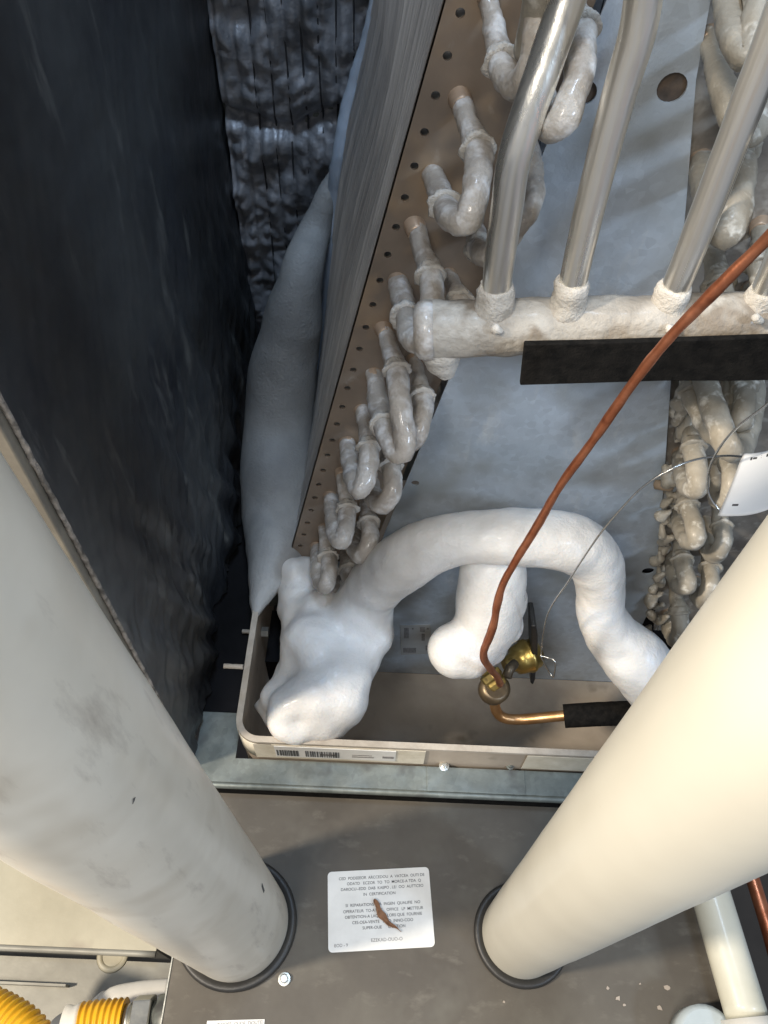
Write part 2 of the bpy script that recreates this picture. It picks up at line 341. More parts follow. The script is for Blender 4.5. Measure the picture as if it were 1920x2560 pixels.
M().box((XW-.035, YF-.006, .001), (XW-.0020, YF+.0005, .8)).build('front_flange', mat('tan_flange', (.17, .15, .12), (.27, .24, .19), .5, nscale=30, bump=.2), cab, bevel=.0008)
# back wall, quilted foil held by threads
ZF = P(700, 235, y=YB)[2]
def back(s, t):
    x = XW+.62*s; z = -.02+.95*t
    th_ = (x*1/.0125); g = abs(th_-round(th_)); k = min(1, g*7)
    b1 = noise.noise(Vector((x*34, z*30, 1))); b2 = noise.noise(Vector((x*78, z*78, 5)))
    d = .009*(k*.5+.5)*(.6+b1)+.006*abs(b2)*(.3+.7*k)
    zz = z-ZF-.022*math.sin(x*26+1)-.010*noise.noise(Vector((x*30, 0, 9)))
    d -= .010*math.exp(-(zz/.006)**2)
    return (x, YB-.006-d, z)
M().grid(back, 300, 420).build('foil_liner', FOIL, cab)
for i in range(-9, 12):
    x = i*.0125
    M().tube([(x+.0006*math.sin(t_*40+i), back((x-XW)/.62, t_)[1]-.0013, -.02+.95*t_) for t_ in np.linspace(.1, .99, 90)], .0009, 5, .02).build('quilting_thread', THREAD, cab)
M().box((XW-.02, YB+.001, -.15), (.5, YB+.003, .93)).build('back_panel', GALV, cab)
M().box((.43, YF, -.15), (.432, YB, .8)).build('side_panel', DARKIN, cab, 'black inner side')
M().box((.4, .1785, .8), (.45, .1, .80001)) if False else None
# bottom rail: ledge, rolled front hem, lapped patch plate with screws
yl0 = .1785
rail = M(); rail.box((XW-.03, yl0, LEDGE-.0012), (.36, .1985, LEDGE)); rail.box((XW+.001, .1985, LEDGE-.0012), (-.1075, .235, LEDGE)); rail.box((XW-.03, yl0, .0006), (.36, yl0+.0012, LEDGE-.0012))
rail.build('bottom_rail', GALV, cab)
M().box((XW-.017, .236, LEDGE-.02), (-.1075, YB, LEDGE-.004)).build('shade_floor', DARKIN, cab)  # black sheet stands in for the shadow between wall and pan
M().tube([(XW-.03, yl0-.0004, LEDGE-.0018), (0, yl0-.0004, LEDGE-.0018), (.36, yl0-.0004, LEDGE-.0018)], .0026, 14, .02).build('rolled_hem', GALV, cab)
M().box((XW-.03, yl0-.0014, .0007), (.36, yl0-.0005, .013)).build('dark_gap', FOAM, cab)  # black strip drawn for the shadowed gap under the rail, no gasket there
xa, xb = P(1067, 1930, z=LEDGE)[0], P(1310, 1930, z=LEDGE)[0]
patch = M().box((xa, yl0+.001, LEDGE+.0002), (xb, .1982, LEDGE+.0014)).build('patch_plate', GALV, cab, bevel=.0003)
for (u, v, k) in ((1110, 1915, 1), (1275, 1915, .8)):
    q = P(u, v, z=LEDGE+.0016)
    M().lathe(q, (0, 0, 1), [(0, .0040*k), (.0006, .0040*k), (.0008, .0024*k), (.0026, .0024*k), (.003, .0018*k)], 18, False).build('screw', STEEL if k == 1 else GALV, cab)
# loose fold of black tape and a bright clip at the foot of the liner
q = M(); 
st = [P(u, v, y=yy) for u, v, yy in ((575, 1480, .36), (545, 1580, .33), (510, 1670, .30), (480, 1742, .28))]
for i in range(3):
    a, b = st[i], st[i+1]; wv = np.array([.004+.002*i, 0, .001])
    q.add([a-wv, a+wv, b+wv*1.25, b-wv*1.25, a-wv+[0, .002, 0], a+wv+[0, .002, 0], b+wv*1.25+[0, .002, 0], b-wv*1.25+[0, .002, 0]], [(0, 1, 2, 3), (7, 6, 5, 4), (0, 4, 5, 1), (1, 5, 6, 2), (2, 6, 7, 3), (3, 7, 4, 0)])
tag(q.build('tape_strip', RUBBER), 'loose black tape strip hanging in the lower corner beside the liner', 'tape')
a = P(487, 1765, y=.262)
tag(M().prism([a, a+[.004, 0, .004], a+[.006, 0, -.002], a+[.003, 0, -.006]], (0, .002, 0)).build('foil_scrap', STEEL), 'tiny bright foil scrap below the black tape strip', 'scrap')
# corner gusset of the cabinet, dull triangular sheet
g0, g1, g2, g3 = P(560, 1560, y=.33), P(500, 1800, y=.235), P(492, 1900, y=.21), P(535, 1760, y=.26)
M().prism([g0, g1, g2, g3], (.0008, 0, .0)).build('corner_gusset', GALV, cab)
# ------------------------------------------------------------------ drain pan
pan = thing('drain_pan', (.1, .28, -.13), 'deep stained drain pan under the coil with cream tape along its front edge', 'pan')
PX0, PY0, PX1, PY1, RC, T = -.105, .201, .36, .40, .018, .0035
def path(o):                                            # back-left, down the left wall, round the corner, to the right
    q = [(PX0+o, P_, 0) for P_ in np.linspace(.3655, PY0+RC, 8)]
    for k in range(1, 10):
        a = math.radians(180+10*k); q.append((PX0+RC+(RC-o)*math.cos(a), PY0+RC+(RC-o)*math.sin(a), 0))
    return q+[(x, PY0+o, 0) for x in np.linspace(PX0+RC+.01, PX1, 40)]
def band(o0_, o1_, z0, z1):
    a, b = path(o0_), path(o1_); n = len(a); vs = []
    for k in range(n): vs += [(a[k][0], a[k][1], z0), (b[k][0], b[k][1], z0), (b[k][0], b[k][1], z1), (a[k][0], a[k][1], z1)]
    fs = [(0, 3, 2, 1), (4*(n-1), 4*(n-1)+1, 4*(n-1)+2, 4*(n-1)+3)]
    for k in range(n-1):
        for j in range(4): fs.append((4*k+j, 4*k+(j+1)%4, 4*k+4+(j+1)%4, 4*k+4+j))
    return M().add(vs, fs)
band(0, T, -.13, RIM-.003).build('side_wall', PANB, pan)
band(-.0006, T+.0006, RIM-.0028, RIM).build('rim', PANRIM, pan)
zfl = P(1200, 1690, y=YP)[2]
M().box((PX0+T+.0003, PY0+T+.0003, zfl-.003), (PX1, YP-.0005, zfl)).build('floor_pan', PANB, pan)
def tape(u0, u1, name, m, z0=LEDGE+.001, z1=RIM-.0035, lab_=None):
    x0, x1 = P(u0, 1880, y=PY0)[0], P(u1, 1880, y=PY0)[0]
    return M().box((x0, PY0-.0011, z0), (x1, PY0-.0007, z1)).build(name, m, pan, lab_)
tape(640, 1064, 'cream_tape', CREAMTAPE); tape(1322, 1500, 'cream_tape', CREAMTAPE)
cb = M(); a = path(-.001)[7:18]; n = len(a)
cb.add([(x, y, z) for z in (LEDGE+.001, RIM-.0035) for x, y, _ in a], [(i, i+1, i+1+n, i+n) for i in range(n-1)], True)
co_ = cb.build('cream_tape', CREAMTAPE, pan); so = co_.modifiers.new('thickness', 'SOLIDIFY'); so.thickness = .0004
stk = M().box((P(690, 1880, y=PY0)[0], PY0-.0017, LEDGE+.006), (P(990, 1880, y=PY0)[0], PY0-.0012, RIM-.005)).build('barcode_sticker', PAPER, pan)
x = P(694, 1880, y=PY0)[0]
for i in range(26):
    wv = random.choice((.0006, .0010, .0015)); 
    if i not in (9, 10): M().box((x, PY0-.0020, LEDGE+.009), (x+wv, PY0-.00175, RIM-.012)).build('bar', INK, stk)
    x += wv+random.choice((.0007, .0012))
for (u0, u1, t0, t1) in ((800, 840, .3, .62), (880, 935, .25, .4), (880, 930, .6, .7), (957, 985, .3, .65)):
    h = RIM-.012-LEDGE-.009
    M().box((P(u0, 1880, y=PY0)[0], PY0-.0020, LEDGE+.009+h*t0), (P(u1, 1880, y=PY0)[0], PY0-.00175, LEDGE+.009+h*t1)).build('printed_block', INK2, stk)
# back-left corner of the pan: low blue-grey step, dull bracket
def quad(name, pts, y, m, root, th=.0015, **k):
    return M().prism([P(u, v, y=y) for u, v in pts], (0, th, 0)).build(name, m, root, **k)
M().box((PX0+T+.0005, .3625, -.1), (P(960, 1390, y=.3625)[0], .3642, .0515)).build('back_panel', PLATE, pan)
quad('bracket', ((648, 1458), (705, 1458), (712, 1480), (706, 1516), (646, 1514)), .348, GALV, pan, .004)
M().box((PX0+T+.0004, .300, -.126), (-.06, .352, -.02)).build('dark_recess', DARKIN, pan)  # added black box puts the darkness of the pan's recess into colour
for (u, v, y_) in ((597, 1574, .270), (545, 1660, .246)):
    q = P(u+52 if y_ > .26 else u+42, v+6, x=PX0+.002)
    bt = M().tube([(PX0-(.013 if y_ > .26 else .006), q[1], q[2]), (PX0+.008, q[1], q[2])], .0018, 12, .001, amp=.0002, freq=400).build('bolt', PANRIM, pan)
    if y_ > .26: M().lathe((PX0+T+.0003, q[1], q[2]), (1, 0, 0), [(0, .0048), (.006, .0048)], 6, False).build('nut', STEEL, bt)
# ------------------------------------------------------------------ evaporator coil
coil = thing('evaporator_coil', (.08, .45, 0), 'frosted A-shaped evaporator coil with copper return bends and bright riser tubes', 'coil')
eo0, eo1 = P(1110, 0, y=Y0), P(720, 1400, y=Y0)
ei0, ei1 = P(1324, 409, y=Y0), P(1100, 960, y=Y0)
def ext(a, b, z): t = (z-a[2])/(b[2]-a[2]); return a+(b-a)*t
ZT, ZB = .60, .045
sh = M().prism([ext(eo0, eo1, ZB), ext(ei0, ei1, ZB), ext(ei0, ei1, ZT), ext(eo0, eo1, ZT)], (0, .0016, 0)).build('tube_sheet', SHEET, coil)
HZ = lambda k: np.array([-.07027+.003892*k, Y0, .07117+.0171986*k])
HP = {0: (750.9, 1364), 1: (759.4, 1336.7), 2: (768.8, 1306.6), 3: (778, 1274.9), 4: (787, 1244.4), 5: (796.4, 1212.6), 6: (807.8, 1175.6), 7: (818.4, 1138), 8: (830.6, 1101.6), 9: (842, 1062), 10: (856, 1018.6), 11: (868, 970.5), 12: (882.7, 926.6)}
holes = []
for k in range(0, 26):
    h = HZ(k)
    if k in HP: h = (P(*HP[k], y=Y0)+h)/2
    holes.append((tuple(h+np.array([0, .0008, 0])), .0021))
cut_holes(sh, holes)
# sheet flange folded back along the outer edge
fl = M().prism([ext(eo0, eo1, ZB), ext(eo0, eo1, ZT), ext(eo0, eo1, ZT)+[.0008, 0, 0], ext(eo0, eo1, ZB)+[.0008, 0, 0]], (0, .004, 0)).build('sheet_flange', SHEET, coil)
# fin pack: thin sheets one behind the other; ice has spread the rear ones outwards
RIDGE = [(938, -60, .585), (925, 60, .58), (893, 180, .575), (870, 280, .57), (850, 400, .56), (838, 500, .56), (828, 620, .555), (815, 760, .55), (800, 900, .545), (785, 1040, .54), (765, 1200, .53)]
RP = np.array([P(u, v, y=y) for u, v, y in RIDGE])[::-1]
def x_out(y, z):
    e = ext(eo0, eo1, z)[0]+.0015; rx = np.interp(z, RP[:, 2], RP[:, 0]); ry = np.interp(z, RP[:, 2], RP[:, 1])
    t = max(0, (y-Y0-.004)/(ry-Y0)); return e+(min(rx, e)-e)*min(t, 1.05)**.9
zs_ = np.linspace(.05, ZT, 16)
q = M(); nf = 56
for k in range(nf):
    y = Y0+.005+.215*k/(nf-1)+random.uniform(-.0003, .0003); j = random.uniform(-.0005, .0005)
    out = [(x_out(y, z)+j+.0004*math.sin(z*60+k), y, z) for z in zs_]
    q.prism(out+[(ext(ei0, ei1, ZT)[0]-.0015, y, ZT), (ext(ei0, ei1, .05)[0]-.0015, y, .05)], (0, .0015, 0))
q.build('fin_pack', FIN, coil, kind='stuff')
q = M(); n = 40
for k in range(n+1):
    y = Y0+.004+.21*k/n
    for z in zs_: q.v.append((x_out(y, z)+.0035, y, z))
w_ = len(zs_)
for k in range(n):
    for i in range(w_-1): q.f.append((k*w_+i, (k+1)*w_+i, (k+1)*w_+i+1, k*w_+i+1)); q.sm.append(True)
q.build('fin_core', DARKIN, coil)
# plate between the slabs, with real holes
lt = lambda z: ext(ei0, ei1, z)[0]+.0016
re0, re1 = P(1745, 0, y=YP), P(1635, 1500, y=YP)
ppts = [(lt(zfl), YP, zfl), (re1[0]+.012, YP, zfl), (*P(1635, 1500, y=YP)[:2], P(1635, 1500, y=YP)[2]), tuple(P(1660, 1200, y=YP)), tuple(P(1683, 870, y=YP)), tuple(P(1716, 500, y=YP)), tuple(P(1740, 200, y=YP)), (P(1748, 0, y=YP)[0]-.012, YP, .60), (lt(.60), YP, .60)]
ppts[0] = (-.06, YP, zfl); ppts.append((lt(.05), YP, .05)); ppts.append((-.06, YP, .02))
pl8 = M().prism(ppts, (0, .0012, 0)).build('divider_plate', PLATE, coil)
cut_holes(pl8, [(tuple(P(1680, 220, y=YP)), rad(37, P(1680, 220, y=YP))), (tuple(P(1462, 232, y=YP)), rad(30, P(1462, 232, y=YP))), (tuple(P(1620, 1428, y=YP)), rad(15, P(1620, 1428, y=YP))), (tuple(P(1038, 1208, y=YP)), .003)])
for (u, v, px) in ((1680, 220, 37), (1462, 232, 30)):
    c = P(u, v, y=YP); r = rad(px, c)
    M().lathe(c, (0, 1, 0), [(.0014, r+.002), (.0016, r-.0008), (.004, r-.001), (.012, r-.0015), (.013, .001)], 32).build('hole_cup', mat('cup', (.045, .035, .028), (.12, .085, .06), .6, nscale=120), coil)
c = P(1648, 1212, y=YP-.003)
M().lathe(c, (.9, -.25, .2), [(-.004, .001), (-.003, .0035), (.008, .0042), (.010, .002)], 14).build('clip', SHEET, coil)
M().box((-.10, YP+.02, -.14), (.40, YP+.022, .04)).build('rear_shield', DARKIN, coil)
# barcode label low on the plate
lp = [P(u, v, y=YP-.0007) for u, v in ((1001, 1564), (1076, 1562), (1080, 1634), (1003, 1637))]
cl = M().prism(lp, (0, .0004, 0)).build('plate_label', PAPER_D, coil)
for (u0, v0, u1, v1) in ((1010, 1570, 1022, 1596), (1030, 1570, 1034, 1574), (1050, 1568, 1062, 1580), (1067, 1570, 1072, 1574), (1054, 1584, 1062, 1602), (1008, 1620, 1040, 1632), (1064, 1614, 1074, 1626)):
    M().prism([P(u, v, y=YP-.0010) for u, v in ((u0, v0), (u1, v0), (u1, v1), (u0, v1))], (0, .0002, 0)).build('printed_block', INK2, cl)
# return bends: photo position of each point and how far it stands out from the tube sheet
A_row = [
 ([(1212, -40, 0), (1230, 40, .010), (1251, 155, .034), (1290, 215, .055), (1330, 160, .06), (1350, 40, .05), (1370, -120, .02)], 40, 2),
 ([(1150, 246, 0), (1166, 300, .016), (1195, 372, .036), (1192, 455, .058), (1172, 545, .070), (1132, 548, .062), (1112, 515, .036), (1096, 472, .016), (1081, 438, 0)], 40, 2),
 ([(1038, 564, 0), (1056, 628, .018), (1076, 690, .036), (1080, 780, .058), (1062, 850, .068), (1030, 845, .060), (1014, 790, .036), (1004, 742, .016), (995, 702, 0)], 36, 2),
 ([(960, 822, 0), (975, 872, .018), (991, 926, .036), (1000, 1010, .056), (1012, 1122, .074), (985, 1122, .070), (958, 1060, .050), (948, 1017, .032), (936, 936, 0)], 32, 2),
 ([(907, 1025, 0), (914, 1060, .016), (923, 1118, .036), (919, 1175, .052), (902, 1222, .062), (884, 1200, .052), (877, 1160, .032), (868, 1105, 0)], 29, 2),
 ([(855, 1180, 0), (861, 1215, .016), (869, 1272, .034), (865, 1318, .050), (854, 1352, .060), (838, 1330, .050), (832, 1290, .030), (826, 1240, 0)], 26, 2),
 ([(812, 1320, 0), (815, 1350, .016), (820, 1392, .032), (824, 1430, .048), (815, 1465, .058), (800, 1446, .048), (797, 1410, .030), (792, 1365, 0)], 24, 2)]
B_row = [
 ([(1395, -90, 0), (1425, -10, .02), (1452, 70, .036), (1452, 150, .056), (1425, 262, .074), (1385, 318, .074), (1360, 280, .05), (1345, 200, .03), (1330, 130, 0)], 44, 2),
 ([(1300, 330, 0), (1330, 400, .03), (1325, 500, .05), (1275, 590, .06), (1225, 640, .055), (1198, 620, .034), (1185, 560, 0)], 36, 5),
 ([(1120, 690, 0), (1135, 720, .018), (1147, 752, .036), (1140, 830, .05), (1100, 880, .055), (1075, 860, .03), (1065, 820, 0)], 32, 2),
 ([(1035, 900, 0), (1046, 945, .018), (1056, 992, .034), (1056, 1045, .050), (1030, 1100, .060), (1008, 1090, .050), (998, 1040, 0)], 30, 2),
 ([(962, 1085, 0), (968, 1120, .016), (977, 1164, .032), (982, 1215, .048), (962, 1260, .056), (940, 1254, .046), (931, 1230, .028), (925, 1185, 0)], 28, 2),
 ([(915, 1240, 0), (918, 1270, .014), (922, 1308, .030), (924, 1350, .046), (906, 1386, .054), (890, 1376, .046), (884, 1350, .028), (880, 1310, 0)], 26, 2),
 ([(865, 1370, 0), (867, 1392, .014), (871, 1424, .028), (876, 1466, .044), (865, 1494, .052), (850, 1480, .044), (846, 1440, 0)], 25, 2)]
R_row = [
 ([(1722, 1030, 0), (1726, 1065, .014), (1733, 1118, .032), (1744, 1180, .050), (1745, 1218, .058), (1722, 1218, .048), (1708, 1180, .028), (1700, 1130, 0)], 32, 2),
 ([(1708, 1190, 0), (1711, 1220, .014), (1719, 1264, .030), (1736, 1315, .048), (1740, 1346, .056), (1720, 1350, .046), (1704, 1322, .028), (1696, 1270, 0)], 29, 2),
 ([(1698, 1335, 0), (1700, 1360, .012), (1706, 1400, .028), (1716, 1440, .044), (1716, 1464, .050), (1698, 1462, .042), (1686, 1430, .026), (1680, 1390, 0)], 27, 2),
 ([(1688, 1452, 0), (1690, 1490, .014), (1698, 1530, .028), (1700, 1580, .040), (1690, 1600, .04), (1675, 1570, .02), (1672, 1530, 0)], 26, 2),
 ([(1808, 1050, 0), (1811, 1090, .014), (1818, 1146, .032), (1830, 1195, .050), (1822, 1246, .058), (1800, 1250, .048), (1790, 1210, .028), (1782, 1150, 0)], 30, 2),
 ([(1795, 1230, 0), (1798, 1265, .014), (1803, 1318, .030), (1809, 1350, .046), (1799, 1376, .052), (1780, 1384, .044), (1770, 1352, .028), (1764, 1300, 0)], 28, 2),
 ([(1768, 1375, 0), (1770, 1390, .014), (1775, 1420, .028), (1776, 1460, .044), (1762, 1500, .050), (1745, 1490, .03), (1738, 1450, 0)], 27, 2),
 ([(1712, 870, 0), (1718, 915, .014), (1728, 978, .032), (1758, 1050, .050), (1795, 1092, .058), (1822, 1070, .048), (1830, 990, .028), (1828, 900, 0)], 32, 2),
 ([(1735, 800, 0), (1752, 900, .02), (1772, 985, .045), (1795, 1055, .066), (1828, 1125, .078), (1862, 1100, .06), (1880, 1000, .03), (1885, 900, 0)], 38, 1),
 ([(1845, 840, 0), (1852, 900, .014), (1862, 965, .034), (1862, 1020, .05), (1850, 1055, .056), (1835, 1030, .04), (1830, 960, 0)], 32, 2),
 ([(1775, 590, 0), (1784, 640, .014), (1797, 712, .034), (1815, 800, .055), (1850, 850, .06), (1875, 800, .05), (1880, 720, 0)], 40, 2),
 ([(1850, 300, 0), (1853, 370, .02), (1850, 450, .044), (1838, 540, .066), (1808, 585, .072), (1782, 545, .06), (1765, 470, .03), (1752, 400, 0)], 46, 1),
 ([(1770, 90, 0), (1785, 150, .02), (1808, 225, .040), (1835, 300, .05), (1880, 330, .05), (1915, 270, .03), (1930, 200, 0)], 42, 5),
 ([(1900, 560, 0), (1900, 620, .02), (1895, 660, .036), (1925, 760, .05), (1960, 800, .05), (1980, 700, 0)], 36, 2),
 ([(1860, -120, 0), (1885, -30, .03), (1890, 60, .05), (1865, 140, .06), (1835, 100, .05), (1815, 0, .02), (1800, -80, 0)], 44, 1)]
def bend(row, fm, wm, collar_m):
    for n, (pts, px, ci) in enumerate(row):
        W3 = [P(u, v, y=Y0-s) for u, v, s in pts]
        W3[0] = W3[0]+(W3[0]-W3[1])/np.linalg.norm(W3[0]-W3[1])*.007; W3[-1] = W3[-1]+(W3[-1]-W3[-2])/np.linalg.norm(W3[-1]-W3[-2])*.007
        r = rad(px/1.0, W3[len(W3)//2])*(.82 if row is R_row else .88)
        k = len(W3)
        bo = M().tube([Vector(p) for p in W3], [r*.80 if i in (0, 1) or i >= k-1 else r for i in range(k)], 22, .0018, amp=.0011, freq=110, seed=n*3.1, caps=False)
        o = bo.build('return_bend', fm, coil)
        for cidx in (ci, k-3 if k > 8 else None):
            if cidx is None: continue
            p = Vector(W3[cidx]); t = (Vector(W3[cidx+1])-Vector(W3[cidx-1])).normalized()
            if cidx != ci: t = -t
            c = M(); L_ = rad(px*.5, p)
            c.tube([p-t*L_*1.2, p-t*L_*.4, p+t*L_*.15, p+t*L_*.42], [r*1.04, r*1.14, r*1.38, r*1.12], 24, .0012, amp=.0016, freq=260, seed=n+9)
            c.build('frost_collar', collar_m, o)
        # bare copper stub where the tube leaves the sheet
        for a_, b_ in ((W3[0], W3[1]), (W3[-1], W3[-2])):
            p = Vector(a_); t = (Vector(b_)-p).normalized()
            M().tube([p, p+t*.006, p+t*.010, p+t*.014], [r*1.02, r*.93, r*.87, r*.80], 18, .002, amp=.0005, freq=140).build('tube_stub', COPPER_ROOT, o)
bend(A_row, FROST, 0, RIME); bend(B_row, FROST, 0, RIME); bend(R_row, FROST_R, 0, FROST_R)
# right tube sheet and its fins
ro0, ro1 = P(1748, 0, y=Y0), P(1640, 1500, y=Y0)
rs = M().prism([ext(ro0, ro1, -.05), ext(ro0, ro1, -.05)+[.13, 0, 0], ext(ro0, ro1, ZT)+[.13, 0, 0], ext(ro0, ro1, ZT)], (0, .0016, 0)).build('tube_sheet', mat('frosty_sheet', (.20, .175, .15), (.36, .33, .29), .5, .7, metal=.2, nscale=25, bump=.6, bscale=200, bdist=.001, spots=(.5, .47, .42), spot_scale=70, spot_lo=.55, spot_hi=.7), coil, 'frost speckled brown sheet')
# crumbly frost growing along the right slab beside the plate
# ------------------------------------------------------------------ header and risers
YH = .285
h0, h1 = P(1062, 820, y=YH), P(2050, 782, y=YH)
rh = rad(71, P(1150, 825, y=YH))
hz = (h0[2]+P(1880, 792, y=YH)[2])/2
h0[2] = P(1062, 826, y=YH)[2]; h1[2] = P(1880, 790, y=YH)[2]
hd = M().tube([h0, h0+(h1-h0)*.25, h0+(h1-h0)*.6, h1], [rh, rh*1.0, rh*.98, rh*.95], 40, .003, amp=.0012, freq=70).build('suction_header', mat('frosted_header', (.30, .27, .23), (.50, .47, .42), .45, .65, nscale=45, bump=.9, bscale=260, bdist=.0012, spots=(.24, .20, .155), spot_scale=38, spot_lo=.50, spot_hi=.62, coat=.15), coil, 'frosted horizontal header')
M().lathe(h0, h0-h1, [(-.004, rh*1.05), (.0, rh*1.07), (.003, rh*.98), (.005, rh*.80), (.0052, .002)], 40).build('end_cap', FROST, hd)
q = M(); c = P(1112, 915, y=YH)
q.tube([P(1100, 870, y=YH), P(1108, 905, y=YH), P(1114, 926, y=YH)], [.011, .0085, .005], 18, .002, amp=.0015, freq=120, round_ends=True).build('frost_drip', RIME, hd)
def riser(pts, px, name='riser_tube'):
    W3 = [P(u, v, y=y) for u, v, y in pts]; r = rad(px, W3[0])
    o = M().tube(W3, r, 32, .003, amp=.0002, freq=60).build(name, CHROME, coil)
    p = Vector(W3[0]); t = (Vector(W3[1])-p).normalized()
    M().tube([p-t*.004, p+t*.004, p+t*.010, p+t*.0135], [r*1.45, r*1.32, r*1.28, r*1.10], 26, .0014, amp=.0012, freq=170, seed=3).build('solder_frost', RIME, o)
riser([(1235, 775, .285), (1250, 640, .285), (1270, 500, .285), (1285, 400, .286), (1318, 290, .290), (1370, 140, .297), (1432, -40, .305), (1500, -240, .312)], 36)
riser([(1420, 762, .285), (1465, 560, .285), (1520, 340, .284), (1562, 190, .283), (1592, 90, .282), (1610, -20, .281), (1628, -220, .278)], 34)
riser([(1665, 775, .285), (1745, 580, .285), (1835, 345, .285), (1930, 100, .285), (2020, -140, .285)], 34)
riser([(1885, 785, .285), (1950, 640, .285), (2040, 420, .285)], 32)
# pale tube crossing the top behind the first riser
M().tube([P(u, v, y=y) for u, v, y in ((1330, 130, .325), (1352, 30, .318), (1380, -120, .305))], .0075, 20, .003, amp=.0004).build('distributor_tube', FROST_R, coil)
for (u, v) in ((1240, 822), (1676, 822), (1892, 796)):
    c = P(u, v, y=YH-rh); M().tube([c, c+[.002, 0, -.001]], [.0022, .0016], 10, .001, amp=.0008, freq=300, round_ends=True).build('solder_drip', RIME, hd)
# black foam tape under the header
fp = [P(u, v, y=.262) for u, v in ((1311, 862), (1500, 858), (1760, 850), (2050, 840), (2050, 948), (1860, 953), (1660, 953), (1500, 958), (1300, 964))]
fo = M().prism(fp, (0, .003, 0)).build('foam_strip', FOAM, bevel=.0006)
tag(fo, 'wide black foam strip stretched below the frosted header', 'foam strip')
# ------------------------------------------------------------------ ice
def blob(m, u, v, y, px):
    c = P(u, v, y=y); r = rad(px, c); n = 14
    m.lathe(c, (0, 0, 1), [(-r*math.cos(math.pi*i/n), max(1e-4, r*math.sin(math.pi*i/n))) for i in range(n+1)], 20)
def ice(name, fn, mat_, vox=.0024, sm=8, disp=.0016, size=.03, label='', cat='ice', dents=()):
    m = M(); fn(m); o = m.build(name, mat_)
    r = o.modifiers.new('remesh', 'REMESH'); r.mode = 'VOXEL'; r.voxel_size = vox; r.use_smooth_shade = True
    s = o.modifiers.new('smooth', 'SMOOTH'); s.factor = .6; s.iterations = sm
    bake(o)
    for (du, dv, dr, dd) in dents:
        hit, dc_, nn_, ix = o.ray_cast(Vector(EYE), Vector(ray(du, dv)))
        if not hit: continue
        mv = [(v.index, v.co-v.normal*dd*math.exp(-((v.co-dc_).length/dr)**2)) for v in o.data.vertices if (v.co-dc_).length < dr*2.5]
        for i_, c_ in mv: o.data.vertices[i_].co = c_
    nc = [v.co+v.normal*(disp*noise.noise(v.co*30)+disp*.25*noise.noise(v.co*110)) for v in o.data.vertices]
    o.data.vertices.foreach_set('co', [c for q_ in nc for c in q_]); o.data.update()
    o.data.polygons.foreach_set('use_smooth', [True]*len(o.data.polygons))
    return tag(o, label, cat)
def main_ice(m):
    for b in ((738, 1428, .348, 30), (752, 1450, .345, 38), (768, 1480, .335, 48), (770, 1535, .318, 62), (740, 1490, .33, 46), (748, 1540, .312, 52), (765, 1590, .296, 68), (742, 1690, .262, 58), (730, 1720, .25, 56), (790, 1500, .33, 56), (830, 1530, .325, 62), (880, 1545, .315, 70), (830, 1572, .300, 105), (905, 1535, .30, 85), (765, 1432, .354, 44), (800, 1448, .352, 46), (838, 1478, .350, 50), (880, 1500, .346, 50), (725, 1425, .352, 34), (715, 1470, .34, 26), (722, 1530, .318, 36), (805, 1478, .343, 44), (858, 1510, .340, 44), (900, 1470, .332, 50), (925, 1440, .325, 46), (950, 1470, .30, 62), (790, 1620, .275, 98), (865, 1640, .272, 92),
              (790, 1650, .268, 92), (775, 1690, .258, 80), (835, 1700, .25, 98), (790, 1745, .235, 95), (848, 1745, .235, 78), (745, 1775, .225, 78), (725, 1800, .218, 62), (812, 1795, .222, 66), (740, 1810, .215, 55),
              (700, 1745, .24, 52), (672, 1768, .238, 34), (648, 1768, .240, 20), (634, 1765, .242, 11), (690, 1800, .228, 34), (935, 1590, .285, 58), (900, 1500, .32, 70), (800, 1500, .335, 40), (870, 1530, .33, 50), (885, 1690, .25, 50)):
        blob(m, *b)
    pts = [(905, 1510, .31, 70), (965, 1440, .305, 74), (1040, 1380, .30, 76), (1130, 1350, .298, 72), (1240, 1340, .296, 74), (1350, 1348, .296, 78), (1430, 1358, .297, 74), (1485, 1402, .298, 72), (1500, 1470, .292, 66), (1502, 1535, .284, 62), (1530, 1590, .276, 70), (1590, 1650, .265, 78), (1660, 1730, .252, 84), (1730, 1810, .24, 88)]
    C = [P(u, v, y=y) for u, v, y, p in pts]
    m.tube(C, [rad(p[3], c) for p, c in zip(pts, C)], 28, .006, round_ends=True)
ice('ice_mass', main_ice, ICE, sm=30, dents=((745, 1815, .011, .0055), (712, 1650, .016, .005), (900, 1560, .022, .003), (800, 1600, .03, .003), (1020, 1400, .012, .002), (1470, 1440, .012, .003), (1560, 1650, .008, .002)), disp=.0024, label='huge smooth white ice mass filling the pan and arching over the plate')
def ice2(m):
    pts = [(1232, 1420, .300, 82), (1228, 1490, .290, 86), (1215, 1560, .280, 80), (1180, 1610, .270, 76), (1140, 1625, .262, 72)]
    C = [P(u, v, y=y) for u, v, y, p in pts]; m.tube(C, [rad(p[3], c) for p, c in zip(pts, C)], 28, .005, round_ends=True)
    for b in ((1128, 1622, .262, 62), (1175, 1640, .258, 58), (1250, 1560, .285, 58), (1262, 1500, .290, 60), (1225, 1620, .268, 45)): blob(m, *b)
ice('ice_lump', ice2, ICE, label='bulbous ice lump hanging below the ice arch beside the brass valve')
FROSTW = mat('grey_frost', (.24, .24, .235), (.42, .415, .40), .45, .65, nscale=10, bump=.7, bscale=420, bdist=.0012, sss=.15)
